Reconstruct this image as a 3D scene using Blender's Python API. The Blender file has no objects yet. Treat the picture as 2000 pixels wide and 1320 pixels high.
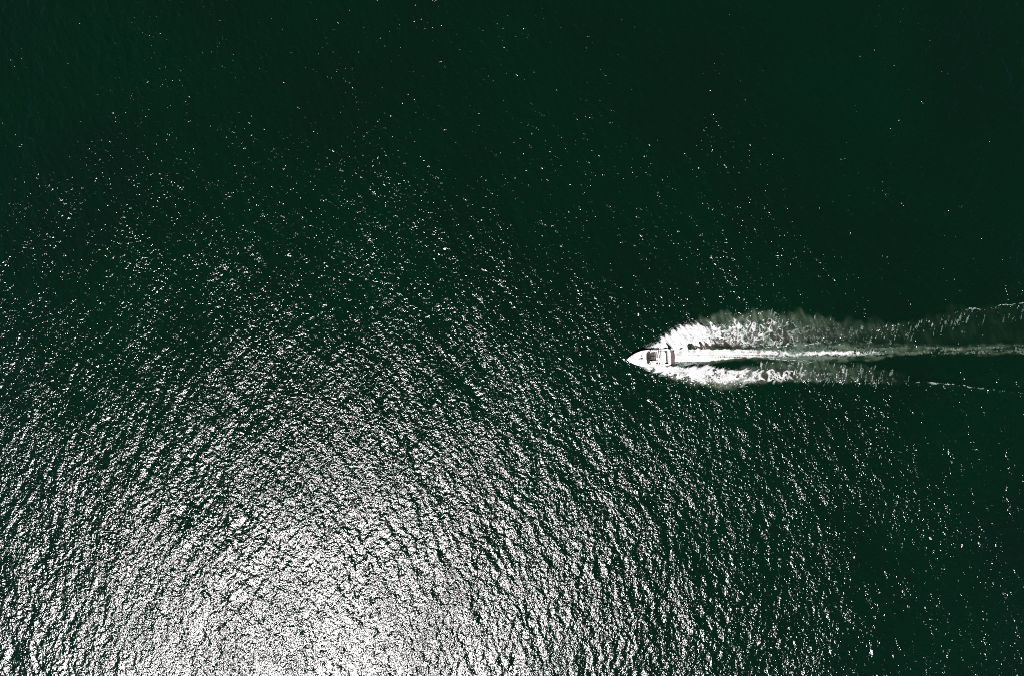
import bpy, bmesh, math
import numpy as np
from mathutils import Vector, Matrix

scene = bpy.context.scene
COL = scene.collection

# ------------------------------------------------------------------ camera, sky, sun, exposure
ALT = 120.0                      # drone height above the sea, metres
cam_data = bpy.data.cameras.new('drone_camera')
cam_data.sensor_width = 36.0
cam_data.lens = 24.0
cam_data.clip_start = 0.5
cam_data.clip_end = 40000.0
cam = bpy.data.objects.new('drone_camera', cam_data)
cam.location = (0, 0, ALT)
COL.objects.link(cam)
scene.camera = cam

SUN_ZEN = math.radians(32.2)
SUN_AZ = Vector((-0.48, -0.875)).normalized()
SUN_DIR = Vector((SUN_AZ.x * math.sin(SUN_ZEN), SUN_AZ.y * math.sin(SUN_ZEN), math.cos(SUN_ZEN)))

world = bpy.data.worlds.new('World')
scene.world = world
world.use_nodes = True
wn = world.node_tree
bg = wn.nodes['Background']
sky = wn.nodes.new('ShaderNodeTexSky')
sky.sky_type = 'NISHITA'
sky.sun_disc = False
sky.sun_elevation = math.pi / 2 - SUN_ZEN
sky.sun_rotation = math.atan2(SUN_AZ.x, SUN_AZ.y)
sky.altitude = 0
sky.air_density = 0.3
sky.dust_density = 0.0
sky.ozone_density = 1.0
wn.links.new(sky.outputs['Color'], bg.inputs['Color'])
bg.inputs['Strength'].default_value = 0.05

sun_data = bpy.data.lights.new('sun', 'SUN')
sun_data.energy = 5.0
sun_data.angle = math.radians(0.55)
sun_data.color = (1.0, 0.955, 0.94)
sun = bpy.data.objects.new('sun', sun_data)
sun.rotation_euler = SUN_DIR.to_track_quat('Z', 'Y').to_euler()
sun.location = SUN_DIR * 300
COL.objects.link(sun)

vs = scene.view_settings
vs.view_transform = 'Standard'
vs.look = 'None'
vs.exposure = 1.0
vs.gamma = 1.0
vs.use_curve_mapping = False
scene.cycles.use_denoising = False
scene.cycles.filter_width = 1.0
scene.cycles.max_bounces = 5

# ------------------------------------------------------------------ helpers
MPP = 0.09                       # metres per photograph pixel at sea level


def PX(x):
    return (np.asarray(x, float) - 1000.0) * MPP


def PY(y):
    return (660.0 - np.asarray(y, float)) * MPP


def tag(o, label=None, cat=None, group=None, kind=None):
    if label: o['label'] = label
    if cat: o['category'] = cat
    if group: o['group'] = group
    if kind: o['kind'] = kind
    return o


def link(name, me, parent=None, mat=None, smooth=False):
    o = bpy.data.objects.new(name, me)
    COL.objects.link(o)
    if parent is not None:
        o.parent = parent
    if mat is not None and not me.materials:
        me.materials.append(mat)
    if smooth:
        me.polygons.foreach_set('use_smooth', np.ones(len(me.polygons), bool))
    return o


def grid_mesh(name, co, quads):
    me = bpy.data.meshes.new(name)
    nq = len(quads)
    me.vertices.add(len(co))
    me.vertices.foreach_set('co', np.ascontiguousarray(co, np.float32).ravel())
    me.loops.add(nq * 4)
    me.loops.foreach_set('vertex_index', np.ascontiguousarray(quads, np.int32).ravel())
    me.polygons.add(nq)
    me.polygons.foreach_set('loop_start', np.arange(0, nq * 4, 4, dtype=np.int32))
    me.polygons.foreach_set('use_smooth', np.ones(nq, bool))
    me.update(calc_edges=True)
    return me


def add_attr(me, name, vals):
    a = me.attributes.new(name, 'FLOAT', 'POINT')
    a.data.foreach_set('value', np.ascontiguousarray(vals, np.float32).ravel())


def smoothstep(a, b, x):
    t = np.clip((x - a) / (b - a), 0, 1)
    return t * t * (3 - 2 * t)


def filt_noise(rng, ny, nx, d, fn):
    """Gaussian random field on an ny x nx grid of step d, shaped by amplitude fn(kx, ky); unit variance."""
    f = np.fft.rfft2(rng.standard_normal((ny, nx)).astype(np.float32))
    kx = 2 * np.pi * np.fft.rfftfreq(nx, d)[None, :]
    ky = 2 * np.pi * np.fft.fftfreq(ny, d)[:, None]
    f *= fn(kx, ky)
    f[0, 0] = 0
    g = np.fft.irfft2(f, s=(ny, nx))
    return g / g.std()


def aniso(lx, ly, ang=0.0):
    """low-pass amplitude with correlation lengths lx, ly (m), turned by ang."""
    c, s = math.cos(ang), math.sin(ang)
    def fn(kx, ky):
        u = c * kx + s * ky
        v = -s * kx + c * ky
        return np.exp(-0.25 * ((u * lx) ** 2 + (v * ly) ** 2))
    return fn


def band(l0, l1, p=1.0):
    """isotropic band between wavelengths l0 > l1 with power law."""
    def fn(kx, ky):
        k = np.sqrt(kx ** 2 + ky ** 2) + 1e-6
        k0, k1 = 2 * np.pi / l0, 2 * np.pi / l1
        return k ** (-p) / (1 + (k0 / k) ** 4) * np.exp(-(k / k1) ** 2)
    return fn


def uniformise(g):
    """map a field to a uniform 0..1 field by rank."""
    r = np.empty(g.size, np.float32)
    r[np.argsort(g, axis=None)] = np.linspace(0, 1, g.size, dtype=np.float32)
    return r.reshape(g.shape)

# ------------------------------------------------------------------ materials
def new_mat(name):
    m = bpy.data.materials.new(name)
    m.use_nodes = True
    nt = m.node_tree
    return m, nt, nt.nodes['Principled BSDF']


def plain(name, col, rough=0.5, var=0.06, scale=6.0, metal=0.0, spec=0.5, bump=0.0, coat=0.0):
    """paint, vinyl or metal with slight mottling and grain."""
    m, nt, p = new_mat(name)
    tc = nt.nodes.new('ShaderNodeTexCoord')
    n = nt.nodes.new('ShaderNodeTexNoise')
    n.inputs['Scale'].default_value = scale
    n.inputs['Detail'].default_value = 5
    nt.links.new(tc.outputs['Object'], n.inputs['Vector'])
    r = nt.nodes.new('ShaderNodeMapRange')
    r.inputs['To Min'].default_value = 1 - var
    r.inputs['To Max'].default_value = 1 + var
    nt.links.new(n.outputs['Fac'], r.inputs['Value'])
    mx = nt.nodes.new('ShaderNodeVectorMath')
    mx.operation = 'SCALE'
    mx.inputs[0].default_value = col
    nt.links.new(r.outputs['Result'], mx.inputs['Scale'])
    nt.links.new(mx.outputs['Vector'], p.inputs['Base Color'])
    p.inputs['Roughness'].default_value = rough
    p.inputs['Metallic'].default_value = metal
    p.inputs['Specular IOR Level'].default_value = spec
    p.inputs['Coat Weight'].default_value = coat
    if bump:
        b = nt.nodes.new('ShaderNodeBump')
        b.inputs['Strength'].default_value = bump
        b.inputs['Distance'].default_value = 0.01
        nt.links.new(n.outputs['Fac'], b.inputs['Height'])
        nt.links.new(b.outputs['Normal'], p.inputs['Normal'])
    return m


RIPPLE_SCALE = 4.6
RIPPLE_HEIGHT = 0.070

def water_material():
    m, nt, p = new_mat('sea_water')
    def attr(n):
        a = nt.nodes.new('ShaderNodeAttribute')
        a.attribute_name = n
        return a.outputs['Fac']
    tc = nt.nodes.new('ShaderNodeTexCoord')
    # slow drift of tint between patches of water
    n = nt.nodes.new('ShaderNodeTexNoise')
    n.inputs['Scale'].default_value = 0.035
    n.inputs['Detail'].default_value = 4
    nt.links.new(tc.outputs['Object'], n.inputs['Vector'])
    ramp = nt.nodes.new('ShaderNodeMix'); ramp.data_type = 'RGBA'
    ramp.inputs['A'].default_value = (0.0007, 0.0053, 0.0021, 1)
    ramp.inputs['B'].default_value = (0.0005, 0.0067, 0.0024, 1)
    st = nt.nodes.new('ShaderNodeMapRange')
    st.inputs['From Min'].default_value = 0.35
    st.inputs['From Max'].default_value = 0.65
    nt.links.new(n.outputs['Fac'], st.inputs['Value'])
    nt.links.new(st.outputs['Result'], ramp.inputs['Factor'])
    # bubbles stirred under the surface: grey green
    mx = nt.nodes.new('ShaderNodeMix'); mx.data_type = 'RGBA'
    mx.inputs['B'].default_value = (0.050, 0.072, 0.046, 1)
    nt.links.new(ramp.outputs['Result'], mx.inputs['A'])
    nt.links.new(attr('aeration'), mx.inputs['Factor'])
    # brown grey froth water behind the spray, with its shadow painted into the colour
    mb = nt.nodes.new('ShaderNodeMix'); mb.data_type = 'RGBA'
    mb.inputs['B'].default_value = (0.050, 0.034, 0.031, 1)
    nt.links.new(mx.outputs['Result'], mb.inputs['A'])
    nt.links.new(attr('froth_shade'), mb.inputs['Factor'])
    # deep water scatters a little light back; its skin mirrors sun and sky, roughened by ripples finer than the mesh
    nt.nodes.remove(p)
    dif = nt.nodes.new('ShaderNodeBsdfDiffuse')
    nt.links.new(mb.outputs['Result'], dif.inputs['Color'])
    glo = nt.nodes.new('ShaderNodeBsdfAnisotropic')
    glo.distribution = 'BECKMANN'
    glo.inputs['Roughness'].default_value = 0.22
    glo.inputs['Color'].default_value = (1.0, 0.99, 1.0, 1)
    fre = nt.nodes.new('ShaderNodeFresnel')
    fre.inputs['IOR'].default_value = 1.42
    mixs = nt.nodes.new('ShaderNodeMixShader')
    nt.links.new(fre.outputs['Fac'], mixs.inputs['Fac'])
    nt.links.new(dif.outputs['BSDF'], mixs.inputs[1])
    nt.links.new(glo.outputs['BSDF'], mixs.inputs[2])
    nt.links.new(mixs.outputs['Shader'], nt.nodes['Material Output'].inputs['Surface'])
    # ripples too fine for the mesh; on the far sheet, larger waves too
    n2 = nt.nodes.new('ShaderNodeTexNoise')
    n2.inputs['Scale'].default_value = RIPPLE_SCALE
    n2.inputs['Detail'].default_value = 1.0
    n2.inputs['Roughness'].default_value = 0.5
    mp = nt.nodes.new('ShaderNodeMapping')
    mp.inputs['Rotation'].default_value = (0, 0, 0.25)
    mp.inputs['Scale'].default_value = (1.17, 0.86, 1.0)
    nt.links.new(tc.outputs['Object'], mp.inputs['Vector'])
    nt.links.new(mp.outputs['Vector'], n2.inputs['Vector'])
    mul = nt.nodes.new('ShaderNodeMath'); mul.operation = 'MULTIPLY'
    nt.links.new(n2.outputs['Fac'], mul.inputs[0])
    nt.links.new(attr('ripple'), mul.inputs[1])
    b0 = nt.nodes.new('ShaderNodeBump')
    b0.inputs['Strength'].default_value = 1.0
    b0.inputs['Distance'].default_value = RIPPLE_HEIGHT
    nt.links.new(mul.outputs['Value'], b0.inputs['Height'])
    b = nt.nodes.new('ShaderNodeBump')
    b.inputs['Distance'].default_value = 0.25
    n3 = nt.nodes.new('ShaderNodeTexNoise')
    n3.inputs['Scale'].default_value = 0.6
    n3.inputs['Detail'].default_value = 4
    nt.links.new(tc.outputs['Object'], n3.inputs['Vector'])
    nt.links.new(n3.outputs['Fac'], b.inputs['Height'])
    nt.links.new(attr('far'), b.inputs['Strength'])
    nt.links.new(b0.outputs['Normal'], b.inputs['Normal'])
    for q in (dif, glo, fre):
        nt.links.new(b.outputs['Normal'], q.inputs['Normal'])
    return m

M_WATER = water_material()


def foam_material():
    """thick froth is white; a thin film of bubbles lets the dark water through and is grey green."""
    m, nt, p = new_mat('white_foam')
    a = nt.nodes.new('ShaderNodeAttribute')
    a.attribute_name = 'thickness'
    ramp = nt.nodes.new('ShaderNodeValToRGB')
    e = ramp.color_ramp.elements
    e[0].position = 0.0; e[0].color = (0.030, 0.052, 0.038, 1)
    e[1].position = 1.0; e[1].color = (0.44, 0.44, 0.44, 1)
    for pos, c in ((0.35, (0.13, 0.155, 0.135)), (0.65, (0.32, 0.32, 0.31))):
        q = e.new(pos); q.color = (*c, 1)
    nt.links.new(a.outputs['Fac'], ramp.inputs['Fac'])
    nt.links.new(ramp.outputs['Color'], p.inputs['Base Color'])
    p.inputs['Roughness'].default_value = 0.85
    p.inputs['Specular IOR Level'].default_value = 0.2
    return m

M_FOAM = foam_material()
M_DROP = plain('white_drops', (0.50, 0.52, 0.51), 0.6, var=0.10, scale=1.3, spec=0.3)

# ------------------------------------------------------------------ wake layout (measured in photograph pixels)
def edge(x, pts):
    a = np.array(pts, float)
    return np.interp(x, a[:, 0], a[:, 1])

UP_T = [(1258,677),(1268,674),(1280,668),(1300,652),(1320,640),(1340,632),(1358,630),(1378,637),(1400,633),(1450,630),(1500,627),(1550,628),(1600,632),(1680,640),(1760,648)]
UP_B = [(1258,680.5),(1280,680),(1320,679.5),(1337,678),(1360,675),(1376,671),(1395,668),(1415,667),(1440,671),(1480,674),(1520,675),(1560,674),(1600,672),(1680,668),(1760,664)]
UP_A = [(1256,0),(1262,.35),(1270,.8),(1290,1.05),(1366,1.05),(1385,.86),(1415,.76),(1450,.64),(1500,.51),(1540,.40),(1570,.25),(1610,.14),(1680,.07),(1760,0)]
LO_T = [(1250,703),(1300,711),(1320,713),(1350,713.5),(1380,715),(1400,717),(1440,721),(1480,721),(1520,721),(1600,724),(1680,731),(1760,738)]
LO_B = [(1250,713),(1256,715.5),(1267,722),(1280,725),(1300,731),(1320,736),(1340,742),(1358,748),(1380,746),(1400,747),(1430,748),(1460,745),(1500,744),(1550,743),(1620,743),(1680,746),(1760,746)]
LO_A = [(1246,0),(1250,.2),(1256,1.0),(1360,1.06),(1382,.96),(1420,.88),(1460,.78),(1500,.68),(1535,.56),(1570,.36),(1620,.18),(1680,.12),(1760,0)]
CE_T = [(1310,680),(1340,680.5),(1400,681),(1440,682),(1480,682),(1520,679),(1560,675),(1600,672),(1650,674),(1700,677),(1800,675),(1900,673),(2000,671),(2140,668)]
CE_B = [(1310,713.5),(1340,713),(1360,710.5),(1380,707),(1400,703.5),(1440,699.5),(1480,697.5),(1520,699),(1560,702),(1600,703),(1640,698),(1700,694),(1800,691),(1900,690),(2000,690),(2140,690)]
CE_A = [(1306,0),(1310,1.05),(1380,1.0),(1450,.86),(1500,.74),(1550,.56),(1600,.50),(1650,.42),(1700,.36),(1760,.30),(1850,.22),(2000,.17),(2140,.12)]
CORE_Y = [(1380,690),(1450,691),(1500,690.5),(1560,692),(1600,690),(1680,689),(1760,684),(2000,680),(2140,679)]
CORE_A = [(1380,0),(1420,.5),(1500,.55),(1560,.5),(1620,.48),(1660,.42),(1700,.26),(1760,.12),(1900,.07),(2140,.05)]
CREST1 = ([(1490,681.5),(1520,678),(1545,674.5),(1580,671),(1620,667),(1660,664)], [(1480,0),(1510,.7),(1570,.75),(1600,.45),(1650,.1),(1660,0)])
CREST2 = ([(1470,697.5),(1490,697.5),(1520,700.5),(1560,703.5),(1600,706),(1650,712)], [(1470,0),(1490,.7),(1560,.75),(1600,.4),(1650,0)])
ARM_UP = ([(1600,660),(1680,646),(1760,630),(1830,616),(1900,605),(1940,600),(1980,595),(2000,592),(2140,574)], [(1840,0),(1870,.28),(1895,.5),(1930,.55),(1990,.5),(2050,.5),(2140,.3)])
ARM_LO = ([(1560,738),(1680,741),(1770,743),(1820,746),(1860,749.5),(1900,754),(1945,760),(2140,786)], [(1740,0),(1780,.3),(1820,.6),(1890,.55),(1915,.25),(1935,.3),(1950,.1),(2140,.1)])


def body(x, y, T, B, A, soft_t, soft_b):
    t, b = edge(x, T), edge(x, B)
    w = smoothstep(-soft_t, soft_t, y - t) * smoothstep(-soft_b, soft_b, b - y)
    return w * edge(x, A)


def line(x, y, pts_amp, w):
    pts, amp = pts_amp
    return np.exp(-((y - edge(x, pts)) / w) ** 2) * np.interp(x, *np.array(amp, float).T, left=0, right=0)


def gauss(x, y, cx, cy, sx, sy):
    return np.exp(-((x - cx) / sx) ** 2 - ((y - cy) / sy) ** 2)

# ------------------------------------------------------------------ water
STEP = 0.150
MX, MY = 98.0, 67.0             # half extent of the finely meshed sea
nx = int(2 * MX / STEP) // 2 * 2
ny = int(2 * MY / STEP) // 2 * 2
gx = (np.arange(nx) - (nx - 1) / 2) * STEP
gy = (np.arange(ny) - (ny - 1) / 2) * STEP
rng = np.random.default_rng(11)

B_L = np.log(np.array([40, 20, 10, 6, 4, 2.5, 1.5, 1.0, 0.7, 0.5, 0.4, 0.30]))
B_V = np.array([0.004, .006, .011, 0.028, .085, .20, .38, .75, 1.4, 2.2, 2.2, 1.0])
TH0 = math.radians(4)


def wave_amp(lo, hi):
    def fn(kx, ky):
        k = np.sqrt(kx ** 2 + ky ** 2) + 1e-6
        lam = np.log(2 * np.pi / k)
        v = np.interp(lam, B_L[::-1], B_V[::-1], left=0, right=0)
        ll = np.exp(lam)
        v = v * smoothstep(lo * 0.8, lo * 1.2, ll) * (1 - smoothstep(hi * 0.8, hi * 1.2, ll))
        th = np.arctan2(ky, kx)
        spread = np.where(ll > 1.2, 1 + 0.92 * np.cos(2 * (th - TH0)), 1 + 0.36 * np.cos(2 * (th - TH0)))
        return np.sqrt(v * spread) / k ** 2
    return fn


def raw_field(fn, seed):
    f = np.fft.rfft2(np.random.default_rng(seed).standard_normal((ny, nx)))
    kx = 2 * np.pi * np.fft.rfftfreq(nx, STEP)[None, :]
    ky = 2 * np.pi * np.fft.fftfreq(ny, STEP)[:, None]
    f *= fn(kx, ky)
    f[0, 0] = 0
    return np.fft.irfft2(f, s=(ny, nx))

SLOPE = 0.104                    # rms slope per axis
long_w = raw_field(wave_amp(1.3, 60), 21)
short_w = raw_field(wave_amp(0.30, 1.3), 22)
sy_, sx_ = np.gradient(long_w + short_w, STEP)
k_ = SLOPE / math.sqrt(0.5 * (sx_.var() + sy_.var()))
long_w *= k_
short_w *= k_
# gusts: patches of rougher and smoother water, and ripples gathered on the wave crests
gust = filt_noise(rng, ny, nx, STEP, aniso(7, 9, 0.3))
gust2 = filt_noise(rng, ny, nx, STEP, aniso(2.2, 3.0, 0.3))
mod = np.clip(np.exp(0.05 * gust + 0.08 * gust2 + 0.05 * long_w / long_w.std()) * 0.96, 0.4, 2.2)

WX, WY = np.meshgrid(gx, gy)
IPX = 1000 + WX / MPP
IPY = 660 - WY / MPP
up = body(IPX, IPY, UP_T, UP_B, UP_A, 3, 3)
lo = body(IPX, IPY, LO_T, LO_B, LO_A, 3, 3)
ce = body(IPX, IPY, CE_T, CE_B, CE_A, 2, 2)
aft = smoothstep(1300, 1340, IPX)
calm = np.clip(0.75 * ce + 0.5 * smoothstep(1310, 1350, IPX) * (1 - smoothstep(1500, 1640, IPX)) *
               np.exp(-((IPY - 702) / 16) ** 2), 0, 0.85)
# still dark water between the trail and the two arms far behind the boat
calm = np.maximum(calm, 0.55 * gauss(IPX, IPY, 1780, 713, 110, 12))
rough = line(IPX, IPY, (ARM_UP[0], [(1580,0),(1640,.5),(1800,.5),(2140,.3)]), 12) + \
        line(IPX, IPY, (ARM_LO[0], [(1560,0),(1620,.5),(1800,.35),(2140,.2)]), 8)
H = long_w * (1 - 0.5 * calm) + short_w * mod * (1 - calm) * (1 + 0.55 * rough)
# thrown up water beside the hull, the hollow behind the stern and the arms of the wake
H += 0.22 * up + 0.22 * lo - 0.18 * np.exp(-((IPX - 1345) / 45) ** 2 - ((IPY - 696) / 13) ** 2) * aft
for arm, sgn in ((ARM_UP, 1), (ARM_LO, -1)):
    d = IPY - edge(IPX, arm[0])
    env = smoothstep(1560, 1700, IPX)
    H += env * 0.11 * np.exp(-((d - 1) / 9) ** 2) * np.cos(d / 6.0)
    H += env * 0.05 * np.exp(-((d - 18 * sgn) / 24) ** 2) * np.sin((IPX * 0.9 + d * 0.35 * sgn) / 5.0)

# air stirred into the water
pat = uniformise(filt_noise(rng, ny, nx, STEP, aniso(1.6, 0.9, 0.2)))
pat2 = uniformise(filt_noise(rng, ny, nx, STEP, aniso(0.6, 0.6)))
wob = 5.0 * filt_noise(rng, ny, nx, STEP, aniso(1.0, 1.8, 0.35)) + 2.5 * filt_noise(rng, ny, nx, STEP, aniso(0.35, 0.7, 0.35))
wobs = 1.3 * filt_noise(rng, ny, nx, STEP, aniso(1.6, 0.6)) + 1.5 * filt_noise(rng, ny, nx, STEP, aniso(0.45, 0.25))
strand = uniformise(filt_noise(rng, ny, nx, STEP, aniso(0.9, 0.18)) + 0.7 * filt_noise(rng, ny, nx, STEP, aniso(0.3, 0.3)))
EY, EYs = IPY + wob, IPY + wobs
aer = 0.95 * body(IPX, EY, [(1340,636),(1370,624),(1390,615),(1450,611),(1500,611),(1560,616),(1640,626),(1760,640)],
                  [(1340,660),(1400,662),(1500,670),(1600,668),(1760,660)],
                  [(1335,0),(1365,.9),(1500,.85),(1560,.62),(1620,.36),(1700,.20),(1780,.0)], 8, 8)
aer += 0.9 * body(IPX, EY * .5 + EYs * .5, [(1300,715),(1400,728),(1500,712),(1600,706),(1700,716),(1800,735)],
                  [(1250,722),(1300,735),(1350,750),(1400,755),(1440,752),(1500,746),(1700,746),(1800,746)],
                  [(1290,0),(1340,.6),(1400,.8),(1450,.65),(1550,.55),(1620,.42),(1700,.22),(1780,.0)], 5, 4)
aer += 0.9 * body(IPX, EYs, [(1310,680),(1480,680),(1560,672),(1650,669),(1800,676),(2140,672)],
                  [(1310,716),(1400,708),(1480,702),(1560,707),(1650,706),(1720,697),(1800,691),(2140,689)],
                  [(1300,0),(1320,1),(1600,.85),(1700,.72),(1850,.55),(2000,.42),(2140,.35)], 4, 3)
aer += 0.10 * body(IPX, EY, ARM_UP[0], [(1600,672),(2140,672)], [(1560,0),(1660,1),(1800,.6),(2000,.3),(2140,.2)], 8, 8)
trail = body(IPX, EYs, [(1600,668),(1800,674),(2140,670)], [(1600,708),(1720,698),(2140,692)], [(1560,0),(1640,1),(2140,1)], 4, 3)
brush = uniformise(filt_noise(rng, ny, nx, STEP, aniso(0.22, 1.1, 0.35)))
patc = smoothstep(0.15, 0.95, 0.45 * pat + 0.25 * pat2 + 0.30 * brush) * (0.45 + 0.75 * brush)
aer = np.clip(aer * (0.25 + 1.0 * patc) * (1 - trail) + aer * trail * (0.10 + 1.15 * strand ** 1.6), 0, 1)
EYm = 0.5 * (EY + EYs)
froth_shade = 0.9 * body(IPX, EYm, [(1340,679),(1380,667),(1420,666),(1460,670),(1520,674)], [(1340,681),(1460,681),(1520,679)],
                  [(1330,0),(1370,.8),(1430,.75),(1470,.4),(1540,0)], 3, 2)
froth_shade += 0.55 * body(IPX, EYm, [(1400,640),(1500,640),(1600,640)], [(1400,672),(1600,670)], [(1390,0),(1450,.4),(1540,.6),(1600,.3),(1660,0)], 8, 5)
froth_shade += 0.5 * gauss(IPX, EYm, 1372, 640, 14, 7)
froth_shade += 0.6 * body(IPX, EYm, [(1360,722),(1500,724)], [(1360,748),(1560,747)], [(1350,0),(1400,.6),(1540,.5),(1620,0)], 6, 4)
froth_shade += 0.5 * body(IPX, EYm, [(1310,705),(1400,700),(1500,700)], [(1310,715),(1400,707),(1500,706)], [(1305,0),(1325,.9),(1400,.8),(1500,.3),(1560,0)], 3, 3)
froth_shade = np.clip(froth_shade * (0.5 + 0.6 * pat2), 0, 1)  # brown froth plus painted shadow, broken up by noise

# outer rings of the sheet, widening towards the horizon
ring = np.cumsum(STEP * 1.32 ** np.arange(1, 40))
ring = ring[ring < 9000]
ax = np.concatenate([gx[0] - ring[::-1], gx, gx[-1] + ring])
ay = np.concatenate([gy[0] - ring[::-1], gy, gy[-1] + ring])
R = len(ring)
pad = lambda a, mode='edge': np.pad(a, R, mode=mode)
dist = np.concatenate([ring[::-1], np.zeros(nx), ring])[None, :]
disty = np.concatenate([ring[::-1], np.zeros(ny), ring])[:, None]
far = smoothstep(0.2, 3.0, np.maximum(dist, disty))
HH = pad(H) * (1 - far)
AX, AY = np.meshgrid(ax, ay)
co = np.stack([AX, AY, HH], -1).reshape(-1, 3)
NX, NY = len(ax), len(ay)
idx = np.arange(NX * NY, dtype=np.int32).reshape(NY, NX)
quads = np.stack([idx[:-1, :-1], idx[:-1, 1:], idx[1:, 1:], idx[1:, :-1]], -1).reshape(-1, 4)
me = grid_mesh('sea_water', co, quads)
zero = lambda a: np.pad(a, R)
add_attr(me, 'aeration', zero(aer))
add_attr(me, 'froth_shade', zero(froth_shade))
add_attr(me, 'far', far)
add_attr(me, 'ripple', pad(np.clip(mod * (1 - calm) * (1 + 0.35 * rough), 0.05, 2.0)))
sea = link('sea_water', me, mat=M_WATER)
tag(sea, 'dark green sea surface covered in small sunlit ripples', 'sea', kind='structure')


def water_z(x, y):
    fx = np.clip((x - gx[0]) / STEP, 0, nx - 1.001)
    fy = np.clip((y - gy[0]) / STEP, 0, ny - 1.001)
    ix, iy = fx.astype(int), fy.astype(int)
    tx, ty = fx - ix, fy - iy
    return (H[iy, ix] * (1 - tx) * (1 - ty) + H[iy, ix + 1] * tx * (1 - ty) +
            H[iy + 1, ix] * (1 - tx) * ty + H[iy + 1, ix + 1] * tx * ty)

# ------------------------------------------------------------------ motorboat
GEL = plain('white_gelcoat', (0.54, 0.54, 0.53), 0.30, var=0.03, scale=1.2, coat=0.3)
GELSHADE = plain('grey_white_nonskid', (0.56, 0.56, 0.545), 0.7, var=0.06, scale=14, bump=0.2)
VINYL = plain('cream_vinyl', (0.60, 0.585, 0.55), 0.5, var=0.04, scale=5, bump=0.1)
BROWN = plain('taupe_vinyl', (0.034, 0.029, 0.026), 0.6, var=0.15, scale=8, bump=0.15)
DASH = plain('black_dash', (0.018, 0.016, 0.016), 0.6, var=0.1)
TEAK = plain('grey_brown_teak', (0.060, 0.040, 0.043), 0.75, var=0.22, scale=18, bump=0.3)
CAULK = plain('black_caulk', (0.012, 0.011, 0.011), 0.8)
STEEL = plain('polished_steel', (0.62, 0.62, 0.62), 0.22, var=0.03, metal=1.0)
RUBBER = plain('dark_rubber', (0.025, 0.022, 0.023), 0.6)
ALU = plain('white_powder_coat', (0.70, 0.69, 0.68), 0.35, var=0.02)


def glass(name, tint):
    """smoked acrylic: tinted see-through with a mirror sheen."""
    m, nt, p = new_mat(name)
    nt.nodes.remove(p)
    t = nt.nodes.new('ShaderNodeBsdfTransparent')
    t.inputs['Color'].default_value = (*tint, 1)
    g = nt.nodes.new('ShaderNodeBsdfAnisotropic')
    g.inputs['Roughness'].default_value = 0.08
    mx = nt.nodes.new('ShaderNodeMixShader')
    mx.inputs['Fac'].default_value = 0.06
    nt.links.new(t.outputs['BSDF'], mx.inputs[1])
    nt.links.new(g.outputs['BSDF'], mx.inputs[2])
    nt.links.new(mx.outputs['Shader'], nt.nodes['Material Output'].inputs['Surface'])
    return m
CLEAR = glass('clear_acrylic', (0.93, 0.93, 0.925))
GLASS = glass('smoked_acrylic', (0.30, 0.285, 0.275))


def bm_obj(name, bm, mat, parent=None, smooth=False):
    bmesh.ops.recalc_face_normals(bm, faces=bm.faces)
    me = bpy.data.meshes.new(name)
    bm.to_mesh(me)
    bm.free()
    return link(name, me, parent, mat, smooth)


def add_box(bm, c, s, bev=0.0, rz=0.0, ry=0.0):
    mat = Matrix.Translation(c) @ Matrix.Rotation(rz, 4, 'Z') @ Matrix.Rotation(ry, 4, 'Y') @ Matrix.Diagonal((*s, 1))
    r = bmesh.ops.create_cube(bm, size=1, matrix=mat)
    if bev:
        es = list({e for v in r['verts'] for e in v.link_edges})
        bmesh.ops.bevel(bm, geom=es, offset=bev, segments=2, profile=0.5, affect='EDGES')


def add_tube(bm, pts, r, n=8, closed=False):
    pts = [Vector(p) for p in pts]
    rings = []
    m = len(pts)
    for i, p in enumerate(pts):
        a = pts[(i - 1) % m] if closed or i > 0 else p
        b = pts[(i + 1) % m] if closed or i < m - 1 else p
        t = (b - a).normalized()
        u = t.cross(Vector((0, 0, 1)))
        if u.length < 1e-3:
            u = t.cross(Vector((1, 0, 0)))
        u.normalize()
        v = t.cross(u)
        rings.append([bm.verts.new(p + r * (math.cos(q) * u + math.sin(q) * v))
                      for q in (2 * math.pi * j / n for j in range(n))])
    for i in range(m if closed else m - 1):
        r0, r1 = rings[i], rings[(i + 1) % m]
        for j in range(n):
            bm.faces.new((r0[j], r0[(j + 1) % n], r1[(j + 1) % n], r1[j]))
    if not closed:
        bm.faces.new(rings[0][::-1])
        bm.faces.new(rings[-1])


def add_prism(bm, outline, z0, z1, bev=0.0):
    """outline: list of (x, y), z0/z1 numbers or functions of (x, y)."""
    f0 = z0 if callable(z0) else (lambda x, y: z0)
    f1 = z1 if callable(z1) else (lambda x, y: z1)
    lo_ = [bm.verts.new((x, y, f0(x, y))) for x, y in outline]
    hi_ = [bm.verts.new((x, y, f1(x, y))) for x, y in outline]
    n = len(outline)
    bm.faces.new(lo_[::-1])
    top = bm.faces.new(hi_)
    for i in range(n):
        bm.faces.new((lo_[i], lo_[(i + 1) % n], hi_[(i + 1) % n], hi_[i]))
    if bev:
        bmesh.ops.bevel(bm, geom=list(top.edges), offset=bev, segments=2, profile=0.5, affect='EDGES')


def smooth_poly(pts, n=6):
    """Catmull-Rom through open control points."""
    P = [Vector(p) for p in pts]
    P = [2 * P[0] - P[1]] + P + [2 * P[-1] - P[-2]]
    out = []
    for i in range(1, len(P) - 2):
        for k in range(n):
            t = k / n
            a, b, c, d = P[i - 1], P[i], P[i + 1], P[i + 2]
            out.append(0.5 * (2 * b + (c - a) * t + (2 * a - 5 * b + 4 * c - d) * t * t + (3 * b - a - 3 * c + d) * t ** 3))
    out.append(P[-2])
    return out

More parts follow.
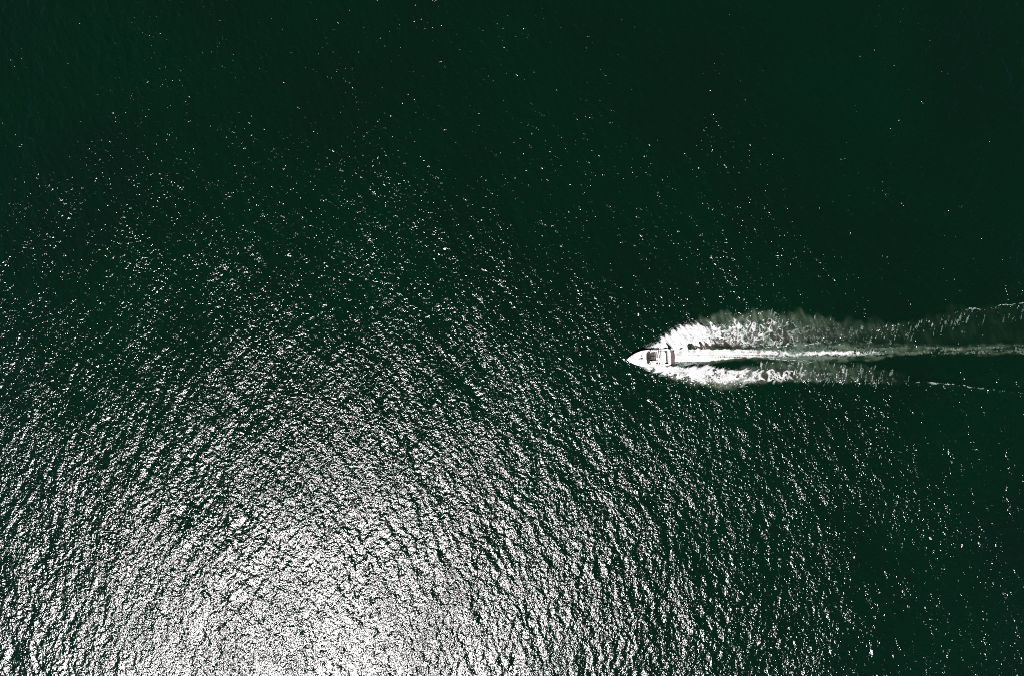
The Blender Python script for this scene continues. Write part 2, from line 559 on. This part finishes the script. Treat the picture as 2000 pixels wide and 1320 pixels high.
# measured plan of the boat: bow at photo pixel (1223, 701.4), end of the platform at (1317.5, 696)
BX, BY = float(PX(1270.3)), float(PY(698.7))
boat = bpy.data.objects.new('motorboat', None)
COL.objects.link(boat)
boat.location = (BX, BY, -0.17)
boat.rotation_euler = (0, math.radians(-1.3), math.pi + math.radians(3.3))
tag(boat, 'white motorboat with open cockpit and brown swim platform racing over green water', 'boat')

HB = [(-3.45, 1.24), (-3.28, 1.37), (-3.0, 1.42), (-2, 1.45), (-1, 1.46), (0, 1.46), (0.8, 1.45), (1.6, 1.38), (2.4, 1.15),
      (3.0, 0.90), (3.5, 0.62), (3.85, 0.40), (4.1, 0.20), (4.22, 0.09), (4.27, 0.02)]


def hb(x):
    return float(np.interp(x, *np.array(HB).T))


def gz(x):
    return 0.80 + 0.16 * max(0.0, (x + 1.0) / 5.3) ** 1.6

XS = [-3.45, -3.40, -3.30, -3.2, -3.0, -2.5, -2, -1.5, -1, -.5, 0, .4, .8, 1.2, 1.6, 2.0, 2.4, 2.7, 3.0, 3.25, 3.5, 3.7, 3.85, 4.0, 4.1, 4.18, 4.22, 4.27]
bm = bmesh.new()
rows = []
for x in XS:
    b, g = hb(x), gz(x)
    t = max(0.0, (x - 1.2) / 3.07)
    kz = -0.45 + (g + 0.30) * t ** 2.6
    cz = 0.12 + 0.55 * t ** 1.8
    cb = b * (0.84 - 0.30 * t)
    kz = min(kz, g - 0.12); cz = min(max(cz, kz + 0.03), g - 0.06)
    half = [(0, kz), (cb * 0.55, kz + (cz - kz) * 0.55), (cb, cz), (cb + (b - cb) * 0.25, cz + 0.03), (b * 0.985, g - 0.10), (b, g)]
    row = [(-y, z) for y, z in half[::-1]] + half[1:]
    rows.append([bm.verts.new((x, y, z)) for y, z in row])
for r0, r1 in zip(rows, rows[1:]):
    for j in range(len(r0) - 1):
        bm.faces.new((r0[j], r0[j + 1], r1[j + 1], r1[j]))
bm.faces.new(rows[0])
bm.faces.new(rows[-1][::-1])
hull = bm_obj('hull', bm, GEL, boat, True)
hull.data.polygons.foreach_set('use_smooth', np.ones(len(hull.data.polygons), bool))

# rubbing strake round the gunwale
bm = bmesh.new()
side = [(x, hb(x) + 0.012, gz(x) - 0.035) for x in XS]
add_tube(bm, side + [(x, -y, z) for x, y, z in side[::-1]], 0.032, 6)
bm_obj('rub_rail', bm, RUBBER, boat, True)

# deck: cambered foredeck, side decks, transom deck
CW = 1.17                         # half width of the cockpit opening
bm = bmesh.new()
def strip(xs, ys_fn, cam_):
    rows_ = []
    for x in xs:
        b = hb(x)
        rows_.append([bm.verts.new((x, y, gz(x) + 0.006 + cam_ * (1 - (y / max(b, .01)) ** 2) * min(1, b / 0.8))) for y in ys_fn(x)])
    for r0, r1 in zip(rows_, rows_[1:]):
        for j in range(len(r0) - 1):
            bm.faces.new((r0[j], r0[j + 1], r1[j + 1], r1[j]))
fx = [x for x in XS if x > 0.7]
strip(fx, lambda x: [hb(x) * q for q in (-1, -.95, -.8, -.5, -.2, 0, .2, .5, .8, .95, 1)], 0.14)
sxs = [x for x in XS if -3.1 <= x <= 0.85]
strip(sxs, lambda x: [-hb(x), -hb(x) * .96, -CW], 0.05)
strip(sxs, lambda x: [CW, hb(x) * .96, hb(x)], 0.05)
strip([-3.45, -3.4, -3.3, -3.2, -3.12, -3.0], lambda x: [hb(x) * q for q in (-1, -.9, -.5, 0, .5, .9, 1)], 0.05)
bm_obj('deck', bm, GEL, boat, True)

# foredeck non-skid mats, each its own raised pad
for s in (1, -1):
    bm = bmesh.new()
    pts = [(1.15, 0.10 * s), (3.05, 0.06 * s), (3.25, 0.16 * s), (2.75, 0.62 * s), (2.0, 0.98 * s), (1.25, 1.10 * s)]
    if s < 0: pts = pts[::-1]
    def zt(x, y): return gz(x) + 0.006 + 0.14 * (1 - (y / hb(x)) ** 2) * min(1, hb(x) / .8)
    add_prism(bm, pts, lambda x, y: zt(x, y) - 0.05, lambda x, y: zt(x, y) + 0.022, 0.008)
    bm_obj('deck_pad', bm, GELSHADE if s < 0 else GEL, boat)

# cockpit liner: walls and floor
ZF = 0.34
bm = bmesh.new()
out = [(-3.02, -CW), (0.62, -CW), (0.86, -0.86), (0.95, -0.3), (0.95, 0.3), (0.86, 0.86), (0.62, CW), (-3.02, CW)]
lo_ = [bm.verts.new((x, y, ZF)) for x, y in out]
hi_ = [bm.verts.new((x, y, gz(x) + 0.02)) for x, y in out]
for i in range(len(out)):
    j = (i + 1) % len(out)
    bm.faces.new((lo_[i], lo_[j], hi_[j], hi_[i]))
bm_obj('cockpit_liner', bm, GEL, boat)
bm = bmesh.new()
add_prism(bm, out, ZF - 0.05, ZF + 0.002)
bm_obj('cockpit_floor', bm, GELSHADE, boat)
bm = bmesh.new()
add_prism(bm, [(-0.95, -1.12), (0.45, -1.12), (0.45, 0.42), (-0.95, 0.42)], ZF + 0.002, ZF + 0.022, 0.008)
bm_obj('carpet', bm, BROWN, boat)

# dashboard, wheel
bm = bmesh.new()
add_prism(bm, [(0.40, -1.12), (0.62, -1.10), (0.84, -0.82), (0.92, 0), (0.84, 0.80), (0.60, 1.08), (0.40, 0.60)],
          ZF, lambda x, y: 1.02 + 0.10 * (x - 0.4), 0.02)
dash = bm_obj('dashboard', bm, DASH, boat)
bm = bmesh.new()
c = Vector((0.33, -0.55, 0.98))
u, v = Vector((0, 1, 0)), Vector((0.45, 0, 0.9)).normalized()
ringp = [c + 0.19 * (math.cos(a) * u + math.sin(a) * v) for a in np.linspace(0, 2 * math.pi, 20, endpoint=False)]
add_tube(bm, ringp, 0.018, 6, True)
for a in (0.5, 2.6, 4.71):
    add_tube(bm, [c, c + 0.19 * (math.cos(a) * u + math.sin(a) * v)], 0.012, 6)
add_tube(bm, [c, c + Vector((0.16, 0, -0.07))], 0.025, 6)
bm_obj('steering_wheel', bm, DASH, dash, True)
bm = bmesh.new()
for yy in (-0.75, -0.45, -0.2):
    bm = bmesh.new()
    add_box(bm, (0.62, yy, 1.05), (0.14, 0.18, 0.03), 0.008)
    bm_obj('instrument_panel', bm, STEEL, dash)

# two helm seats with fluted backs
for yy in (-0.72, -0.05):
    bm = bmesh.new()
    add_box(bm, (-0.16, yy, ZF + 0.18), (0.34, 0.40, 0.36), 0.03)
    seat = bm_obj('helm_seat', bm, DASH, boat)
    for k in range(4):
        bm = bmesh.new()
        add_box(bm, (0.03 - k * 0.125, yy, ZF + 0.42), (0.118, 0.56, 0.12), 0.03)
        bm_obj('seat_cushion', bm, BROWN, seat)
    bm = bmesh.new()
    add_box(bm, (-0.50, yy, ZF + 0.64), (0.13, 0.56, 0.48), 0.04, ry=-0.15)
    bm_obj('backrest', bm, plain('grey_taupe_vinyl', (0.085, 0.074, 0.070), 0.55, var=0.1), seat)

# port lounge, pale cushions
bm = bmesh.new()
add_box(bm, (-0.22, 0.80, ZF + 0.16), (1.26, 0.66, 0.32), 0.03)
lounge = bm_obj('lounge', bm, GEL, boat)
for k in range(2):
    bm = bmesh.new()
    add_box(bm, (0.09 - k * 0.62, 0.78, ZF + 0.39), (0.60, 0.62, 0.14), 0.04)
    bm_obj('cushion', bm, VINYL, lounge)

# bench added behind the helm; grey slats stand in for the arch's shadow
SHADOW_GREY = plain('arch_shadow_grey', (0.15, 0.135, 0.13), 0.6, var=0.12, scale=8, bump=0.15)
bm = bmesh.new()
add_box(bm, (-1.30, -0.54, ZF + 0.10), (0.56, 1.14, 0.20), 0.02)
bench = bm_obj('shadow_bench', bm, DASH, boat)
for k in range(4):
    bm = bmesh.new()
    add_box(bm, (-1.09 - k * 0.14, -0.54 - 0.02 * k, ZF + 0.25), (0.125, 1.10 - 0.04 * k, 0.11), 0.03)
    bm_obj('cushion', bm, SHADOW_GREY, bench)

# windscreen: dark panes in a white frame, raked back
base = smooth_poly([(-0.95, -1.30, 0), (0.20, -1.27, 0), (0.56, -1.12, 0), (0.74, -0.76, 0), (0.82, 0, 0), (0.74, 0.70, 0), (0.52, 1.04, 0), (0.20, 1.24, 0), (-0.95, 1.26, 0)], 5)
topr = smooth_poly([(-0.92, -1.14, 0), (0.05, -1.13, 0), (0.28, -1.04, 0), (0.40, -0.68, 0), (0.46, 0, 0), (0.40, 0.62, 0), (0.24, 0.95, 0), (0.05, 1.09, 0), (-0.92, 1.10, 0)], 5)
for p in base: p.z = gz(p.x) + 0.06 + 0.10 * max(0, 1 - (p.y / 1.45) ** 2)
for p in topr: p.z = 1.62
ws = bpy.data.objects.new('windscreen', None)
COL.objects.link(ws); ws.parent = boat
for a, b, mt, rr in ((0, 12, ALU, 0.045), (12, 29, DASH, 0.022), (29, 40, ALU, 0.045)):
    bm = bmesh.new()
    add_tube(bm, topr[a:b + 1], rr, 8)
    bm_obj('top_frame', bm, mt, ws, True)
bm = bmesh.new()
add_tube(bm, base, 0.022, 6)
bm_obj('base_frame', bm, ALU, ws, True)
cuts = [0, 8, 14, 19, 21, 26, 32, 40]
for i, (a, b) in enumerate(zip(cuts, cuts[1:])):
    bm = bmesh.new()
    lo_ = [bm.verts.new(p) for p in base[a:b + 1]]
    hi_ = [bm.verts.new(p) for p in topr[a:b + 1]]
    for j in range(len(lo_) - 1):
        bm.faces.new((lo_[j], lo_[j + 1], hi_[j + 1], hi_[j]))
    o = bm_obj('pane', bm, GLASS if 14 <= a and b <= 26 else CLEAR, ws)
    sol = o.modifiers.new('thick', 'SOLIDIFY'); sol.thickness = 0.010
    if i:
        bm = bmesh.new()
        add_tube(bm, [base[a], topr[a]], 0.022, 6)
        bm_obj('mullion', bm, DASH if 8 <= a <= 32 else ALU, ws, True)

# radar arch: two cross bars on raked legs
bm = bmesh.new()
for xb, zb, r in ((-0.97, 1.80, 0.065), (-1.27, 1.83, 0.045)):
    add_tube(bm, smooth_poly([(xb + .12, -1.36, gz(-1) + .02), (xb + .06, -1.28, 1.5), (xb, -1.12, zb - .03), (xb - .03, -0.8, zb), (xb - .05, 0, zb + .03),
                              (xb - .03, 0.8, zb), (xb, 1.10, zb - .03), (xb + .06, 1.28, 1.5), (xb + .12, 1.36, gz(-1) + .02)], 5), r, 8)
for yy in (-0.7, 0.0, 0.7):
    add_box(bm, (-1.14, yy, 1.825), (0.30, 0.05, 0.03))
arch = bm_obj('radar_arch', bm, ALU, boat, True)
bm = bmesh.new()
add_tube(bm, [(-1.15, 0.35, 1.85), (-1.15, 0.35, 1.95)], 0.05, 8)
bm_obj('mast_light', bm, ALU, arch)
bm = bmesh.new()
add_tube(bm, [(-1.18, -0.45, 1.85), (-1.35, -0.45, 2.6)], 0.012, 6)
bm_obj('aerial', bm, ALU, arch)

# aft lounge: big pale sun pad, then bench back and a recess before the transom
bm = bmesh.new()
add_prism(bm, [(-1.62, -1.10), (-1.62, 1.10), (-2.35, 1.10), (-2.62, 0.78), (-2.62, -0.78), (-2.35, -1.10)][::-1], ZF + .003, 0.66, 0.02)
pad_ = bm_obj('sun_pad', bm, GEL, boat)
for k in range(3):
    bm = bmesh.new()
    y0 = -0.735 + k * 0.735
    add_box(bm, (-1.98, y0, 0.735), (0.70, 0.722, 0.14), 0.035)
    bm_obj('cushion', bm, VINYL, pad_)
bm = bmesh.new()
add_box(bm, (-2.47, 0, 0.74), (0.22, 1.56, 0.26), 0.05)
bm_obj('backrest', bm, VINYL, pad_)
bm = bmesh.new()
add_prism(bm, [(-2.56, -1.13), (-2.98, -1.13), (-2.98, 1.13), (-2.56, 1.13), (-2.72, 0.80), (-2.72, -0.80)], ZF + .003, ZF + 0.05)
bm_obj('gap_shadow_slab', bm, DASH, boat)  # black slab stands in for the shadow in the gap behind the seat
bm = bmesh.new()
add_box(bm, (-3.22, 0, gz(-3.2) + 0.065), (0.30, 1.9, 0.05), 0.02)
bm_obj('transom_lid', bm, GEL, boat)

# swim platform of separate teak planks on a dark tray
bm = bmesh.new()
plat = [(-3.44, -1.16), (-3.44, 1.10), (-3.92, 1.06), (-4.12, 0.86), (-4.24, 0.45), (-4.27, 0), (-4.24, -0.45), (-4.12, -0.90), (-3.92, -1.12)]
add_prism(bm, plat, 0.33, 0.42, 0.015)
tray = bm_obj('swim_platform', bm, CAULK, boat)
xs_p = np.array([p[0] for p in plat[1:]]); 
for k in range(9):
    y0, y1 = -1.10 + k * 0.24, -1.10 + k * 0.24 + 0.225
    def xe(y): return float(np.interp(abs(y), [0, .45, .86, 1.06, 1.16], [-4.24, -4.21, -4.09, -3.90, -3.62]))
    if y1 > 1.07: y1 = 1.07
    bm = bmesh.new()
    ym = (y0 + y1) / 2
    add_prism(bm, [(-3.475, y0), (-3.475, y1), (xe(y1), y1), (xe(ym), ym), (xe(y0), y0)], 0.42, 0.438, 0.004)
    bm_obj('plank', bm, TEAK, tray)
bm = bmesh.new()
add_box(bm, (-3.80, -0.05, -0.10), (0.34, 0.36, 0.55), 0.06)
add_box(bm, (-3.98, -0.05, -0.38), (0.52, 0.16, 0.20), 0.05)
bm_obj('outdrive', bm, DASH, boat)

# bow rails with stanchions
for s in (1, -1):
    rail = [(x, s * (hb(x) - 0.10) if x < 3.9 else s * hb(x) * 0.7, gz(x) + 0.42) for x in (1.0, 1.4, 2.0, 2.6, 3.1, 3.5, 3.8, 4.0, 4.12)]
    rail = [(0.85, s * (hb(.85) - .08), gz(.85) + 0.03)] + rail
    bm = bmesh.new()
    add_tube(bm, smooth_poly(rail, 4), 0.018, 6)
    ro = bm_obj('bow_rail', bm, STEEL, boat, True)
    for x in (1.6, 2.4, 3.1, 3.7):
        bm = bmesh.new()
        y = s * (hb(x) - 0.10)
        add_tube(bm, [(x, y * 0.99, gz(x)), (x, y, gz(x) + 0.42)], 0.014, 6)
        bm_obj('stanchion', bm, STEEL, ro, True)

# shoulders of the foredeck beside the curved windscreen
for s_ in (1, -1):
    bm = bmesh.new()
    add_prism(bm, [(0.83, 0.20 * s_), (0.79, 0.45 * s_), (0.72, 0.76 * s_), (0.62, 0.98 * s_), (0.45, 1.10 * s_), (0.30, 1.19 * s_), (0.85, 1.19 * s_), (0.86, 0.20 * s_)][::s_],
              lambda x, y: gz(x) - 0.10, lambda x, y: gz(x) + 0.012 + 0.13 * (1 - (y / 1.45) ** 2), 0.006)
    bm_obj('deck_shoulder', bm, GEL, boat)

# windlass and anchor locker on the foredeck
zf = gz(2.0) + 0.15
bm = bmesh.new()
add_box(bm, (1.74, -0.02, zf + 0.08), (0.36, 0.22, 0.17), 0.04)
add_tube(bm, [(1.72, 0.05, zf + 0.10), (1.72, 0.14, zf + 0.10)], 0.065, 10)
wl = bm_obj('windlass', bm, DASH, boat)
bm = bmesh.new()
add_tube(bm, smooth_poly([(1.84, 0.0, zf + 0.06), (2.1, 0.03, zf + 0.03), (2.35, 0.09, zf + 0.02)], 4), 0.034, 6)
add_tube(bm, smooth_poly([(1.84, -0.03, zf + 0.06), (2.0, -0.09, zf + 0.03), (2.30, -0.10, zf + 0.02)], 4), 0.028, 6)
bm_obj('anchor_chain', bm, RUBBER, wl, True)
bm = bmesh.new()
add_prism(bm, [(1.62, -0.62), (1.82, -0.62), (1.86, -0.42), (1.66, -0.40)], gz(1.7) + .10, gz(1.7) + 0.155, 0.01)
bm_obj('deck_hatch', bm, GLASS, boat)
bm = bmesh.new()
add_tube(bm, [(3.9, 0, gz(3.9) + .03), (4.35, 0, gz(4) + 0.05)], 0.03, 6)
add_tube(bm, [(4.33, -0.13, gz(4) - .06), (4.40, 0, gz(4) + .02), (4.33, 0.13, gz(4) - .06)], 0.025, 6)
bm_obj('anchor', bm, STEEL, boat, True)
cl = None
for x, s in ((3.3, 1), (3.3, -1), (-0.2, 1), (-0.2, -1), (-3.2, 1), (-3.2, -1)):
    bm = bmesh.new()
    y = s * (hb(x) - 0.07)
    z = gz(x) + 0.05
    add_tube(bm, [(x - 0.11, y, z + .02), (x, y, z + .03), (x + 0.11, y, z + .02)], 0.016, 6)
    add_tube(bm, [(x - 0.03, y, z - .05), (x - 0.03, y, z + .03)], 0.014, 6)
    add_tube(bm, [(x + 0.03, y, z - .05), (x + 0.03, y, z + .03)], 0.014, 6)
    bm_obj('cleat', bm, STEEL, boat, True)
# stern grab rail
for s in (1, -1):
    bm = bmesh.new()
    add_tube(bm, smooth_poly([(-3.38, s * 0.75, gz(-3.4)), (-3.40, s * 0.80, gz(-3.4) + .12), (-3.34, s * 1.15, gz(-3.4) + .12), (-3.15, s * 1.22, gz(-3.4))], 4), 0.016, 6)
    bm_obj('stern_rail', bm, STEEL, boat, True)

# ------------------------------------------------------------------ foam on the wake and spray beside the hull
FS = 0.55                         # cell size in photograph pixels
FX = np.arange(1244, 2135, FS)
FY = np.arange(568, 790, FS)
fx_, fy_ = np.meshgrid(FX, FY)
fny, fnx = fx_.shape
d = FS * MPP
rng = np.random.default_rng(5)
streak_x = filt_noise(rng, fny, fnx, d, aniso(2.6, 0.10, 0.0))
streak_w = filt_noise(rng, fny, fnx, d, aniso(7.0, 0.26, -0.02))
feather_u = filt_noise(rng, fny, fnx, d, aniso(1.3, 0.20, math.radians(52)))    # tips up and forward
feather_l = filt_noise(rng, fny, fnx, d, aniso(1.3, 0.20, math.radians(-35)))
fine = filt_noise(rng, fny, fnx, d, aniso(0.09, 0.09))
mid = filt_noise(rng, fny, fnx, d, aniso(0.34, 0.34))
big = filt_noise(rng, fny, fnx, d, aniso(1.1, 0.9))
curl = filt_noise(rng, fny, fnx, d, aniso(0.30, 0.42, 0.2))
vert = filt_noise(rng, fny, fnx, d, aniso(0.13, 0.80, 0.28))
# water drawn out by the spray: displace the sampling of the edges for ragged fringes
wig_u = 3.7 * feather_u + 2.0 * mid
wig_l = 3.0 * feather_l + 1.6 * mid
tex = smoothstep(1350, 1420, fx_)
U = body(fx_, fy_ + wig_u * smoothstep(1262, 1300, fx_), UP_T, UP_B, UP_A, 6.0, 2.0)
L = body(fx_, fy_ + wig_l * smoothstep(1252, 1290, fx_), LO_T, LO_B, LO_A, 2.4, 5.0)
C = body(fx_, fy_ + 0.8 * mid, CE_T, CE_B, CE_A, 1.2, 1.2)
C = C * (1 - 0.15 * smoothstep(704, 707, fy_) * smoothstep(1308, 1318, fx_)) 
C += body(fx_, fy_, CE_T, CE_B, [(1380,0),(1400,1),(2140,1)], 2, 2) * line(fx_, fy_ + 0.8 * mid, (CORE_Y, CORE_A), 4.0)
u_web = uniformise(np.abs(curl + 0.35 * fine))            # thin curled threads
u_fine = uniformise(fine + 0.7 * mid)
u_st = uniformise(streak_x + 0.45 * fine + 0.25 * mid)
u_vert = uniformise(vert + 0.5 * fine)
u_mix = uniformise(0.9 * (1 - u_web) * -1 + 0.55 * u_fine + 0.10 * big)
u_spray = uniformise(0.6 * fine + 0.5 * mid + 0.4 * feather_u)
u_tex = np.where(tex > 0.5, u_mix, u_spray)
uu = u_spray * (1 - tex) + u_mix * tex
rag = np.clip(1 + 0.16 * big, 0.3, 1.6)
m_up = uu < U * np.where(tex > 0.4, rag, 1)
texl = smoothstep(1385, 1450, fx_)
uul = u_spray * (1 - texl) + u_mix * texl
m_lo = uul < L * np.where(texl > 0.4, rag, 1)
ce_mix = smoothstep(1440, 1560, fx_)
u_ce = u_st * (1 - ce_mix) + (0.5 * u_st + 0.5 * u_mix) * ce_mix
m_ce = u_ce < C
LN = (line(fx_, fy_ + 1.2 * mid, CREST1, 1.1) + line(fx_, fy_ + 1.0 * mid, CREST2, 1.0) +
      line(fx_, fy_ + 2.0 * big + 0.8 * mid, ARM_UP, 1.2) * (0.15 + 1.1 * (uniformise(big) > 0.45)) +
      line(fx_, fy_ + 1.0 * big + 0.6 * mid, ARM_LO, 1.1) * (0.2 + 1.0 * (uniformise(-big) > 0.35)))
m_ln = u_fine < LN
# loose foam flecks along the arms and trail, some standing in for sun glints
FL = 0.17 * body(fx_, fy_ + 3 * big, [(1560,655),(1700,642),(1800,624),(1880,609),(2140,577)], [(1560,672),(1700,668),(1800,654),(1900,636),(2140,610)], [(1560,0),(1620,.8),(1700,1),(1800,.8),(1900,.40),(2140,.2)], 5, 8)
FL += 0.07 * body(fx_, fy_ + 4 * big, [(1400,612),(1500,608),(1600,612),(1700,640)], [(1400,640),(1700,655)], [(1390,0),(1440,.8),(1600,1),(1680,.5),(1720,0)], 6, 6)
FL += 0.20 * body(fx_, fy_, [(1470,705),(1600,705),(1700,712),(1790,735)], [(1470,722),(1600,735),(1700,748),(1790,748)], [(1450,0),(1500,1),(1700,.8),(1800,0)], 4, 4)
m_fl = u_vert < FL * rag
mask = m_up | m_lo | m_ce | m_ln | m_fl

wx, wy = PX(fx_), PY(fy_)
wz = water_z(wx, wy)
# height of thrown water: highest beside the hull, settling aft
near_u = np.interp(fx_, [1256, 1275, 1310, 1360, 1420, 1520, 1700], [0.15, 0.35, 0.55, 0.50, 0.28, 0.14, 0.05])
near_l = np.interp(fx_, [1250, 1265, 1310, 1360, 1420, 1520, 1700], [0.20, 0.40, 0.55, 0.50, 0.28, 0.14, 0.05])
rise = near_u * np.clip(U, 0, 1) * (0.55 + 0.45 * uniformise(mid + 0.7 * feather_u)) + \
       near_l * np.clip(L, 0, 1) * (0.55 + 0.45 * uniformise(mid + 0.7 * feather_l))
rise += 0.05 * np.clip(C, 0, 1) * uniformise(streak_x + 0.5 * mid) + 0.03 * (m_ln | m_fl)
rise += 0.025 * u_fine * (rise > 0.01)
fz = wz + 0.012 + rise
# keep the foam out of the hull's plan
ang = math.radians(3.3)
dx_, dy_ = wx - BX, wy - BY
lx = -(dx_ * math.cos(ang) + dy_ * math.sin(ang))
ly = (dx_ * math.sin(ang) - dy_ * math.cos(ang))
inside = (lx < 4.2) & (lx > -4.22) & (np.abs(ly) < np.interp(lx, *np.array(HB).T) * np.where(lx < -3.43, 0.93, 0.97))
inside_f = np.abs(ly) < np.interp(lx, *np.array(HB).T) * 0.8
mask &= ~inside

# how thick the froth is: the margin by which the density beats the pattern
dens = np.maximum.reduce([U * np.where(tex > 0.4, rag, 1) - uu, L * np.where(texl > 0.4, rag, 1) - uul, C - u_ce,
                          0.08 * (LN > u_fine) + 0.9 * (LN - u_fine), 1.9 * (FL * rag - u_vert)])
amp_ = np.clip(np.maximum.reduce([U, L, C]), 0, 1) ** 1.25
thick = np.clip(1.25 * np.clip(dens, 0, 1) + 0.50 * amp_ - 0.10 + 0.15 * mid + 0.05 * big + (0.15 * feather_u - 0.03) * (U > 0.3) + (0.13 * feather_l) * (L > 0.3) + (0.13 * streak_x + 0.26 * streak_w - 0.34) * (C > 0.3) - 0.26 * smoothstep(703.5, 706.5, fy_) * (fy_ < 715) * (C > 0.3) * (fx_ < 1420), 0.05, 1.0)

def foam_object(name, m, label, cat):
    cell = m[:-1, :-1]
    iy, ix = np.nonzero(cell)
    id_ = np.arange(fnx * fny, dtype=np.int64).reshape(fny, fnx)
    q = np.stack([id_[iy + 1, ix], id_[iy + 1, ix + 1], id_[iy, ix + 1], id_[iy, ix]], -1)
    used, inv = np.unique(q, return_inverse=True)
    co_ = np.stack([wx.ravel()[used], wy.ravel()[used], fz.ravel()[used]], -1)
    me_ = grid_mesh(name, co_, inv.reshape(-1, 4))
    add_attr(me_, 'thickness', thick.ravel()[used])
    o = link(name, me_, mat=M_FOAM)
    return tag(o, label, cat, kind='stuff')

is_up = (U > 0.02) & (fx_ < 1760) & m_up
is_lo = (L > 0.02) & (fx_ < 1760) & m_lo & ~is_up
foam_object('bow_spray', mask & is_up, 'white spray and froth thrown out on the upper side of the speeding boat', 'spray')
foam_object('bow_spray', mask & is_lo, 'bright white spray and froth thrown out on the lower side of the speeding boat', 'spray')
foam_object('wake_foam', mask & ~is_up & ~is_lo, 'long white foam trail running right from the stern of the boat', 'foam')

# flying drops over the spray fans
def drops(name, D, near, n, label, seed):
    r = np.random.default_rng(seed)
    w = (np.clip(D, 0, 1) * np.clip(1.02 - D, 0, 1)) * (fx_ < 1480) * ~inside
    p = np.cumsum(w.ravel()); p /= p[-1]
    i = np.searchsorted(p, r.random(n))
    x = wx.ravel()[i] + r.normal(0, 0.10, n)
    y = wy.ravel()[i] + r.normal(0, 0.10, n)
    z = fz.ravel()[i] + np.abs(r.normal(0, 0.22, n)) * near.ravel()[i] * 1.6
    s = r.uniform(0.008, 0.026, n)
    octv = np.array([(1,0,0),(-1,0,0),(0,1,0),(0,-1,0),(0,0,1),(0,0,-1)], float)
    octf = np.array([(0,2,4),(2,1,4),(1,3,4),(3,0,4),(2,0,5),(1,2,5),(3,1,5),(0,3,5)])
    co_ = (np.stack([x, y, z], -1)[:, None, :] + octv[None] * s[:, None, None] * r.uniform(.7, 1.6, (n, 1, 3))).reshape(-1, 3)
    f = (octf[None] + 6 * np.arange(n)[:, None, None]).reshape(-1, 3).astype(np.int32)
    me_ = bpy.data.meshes.new(name)
    me_.vertices.add(len(co_)); me_.vertices.foreach_set('co', co_.astype(np.float32).ravel())
    me_.loops.add(f.size); me_.loops.foreach_set('vertex_index', f.ravel())
    me_.polygons.add(len(f)); me_.polygons.foreach_set('loop_start', np.arange(0, f.size, 3, dtype=np.int32))
    me_.update(calc_edges=True)
    o = link(name, me_, mat=M_DROP)
    tag(o, label, 'spray', kind='stuff')

drops('spray_drops', U, near_u, 6000, 'flying white drops over the upper spray fan beside the boat', 1)
drops('spray_drops', L, near_l, 6000, 'flying white drops over the lower spray fan beside the boat', 2)
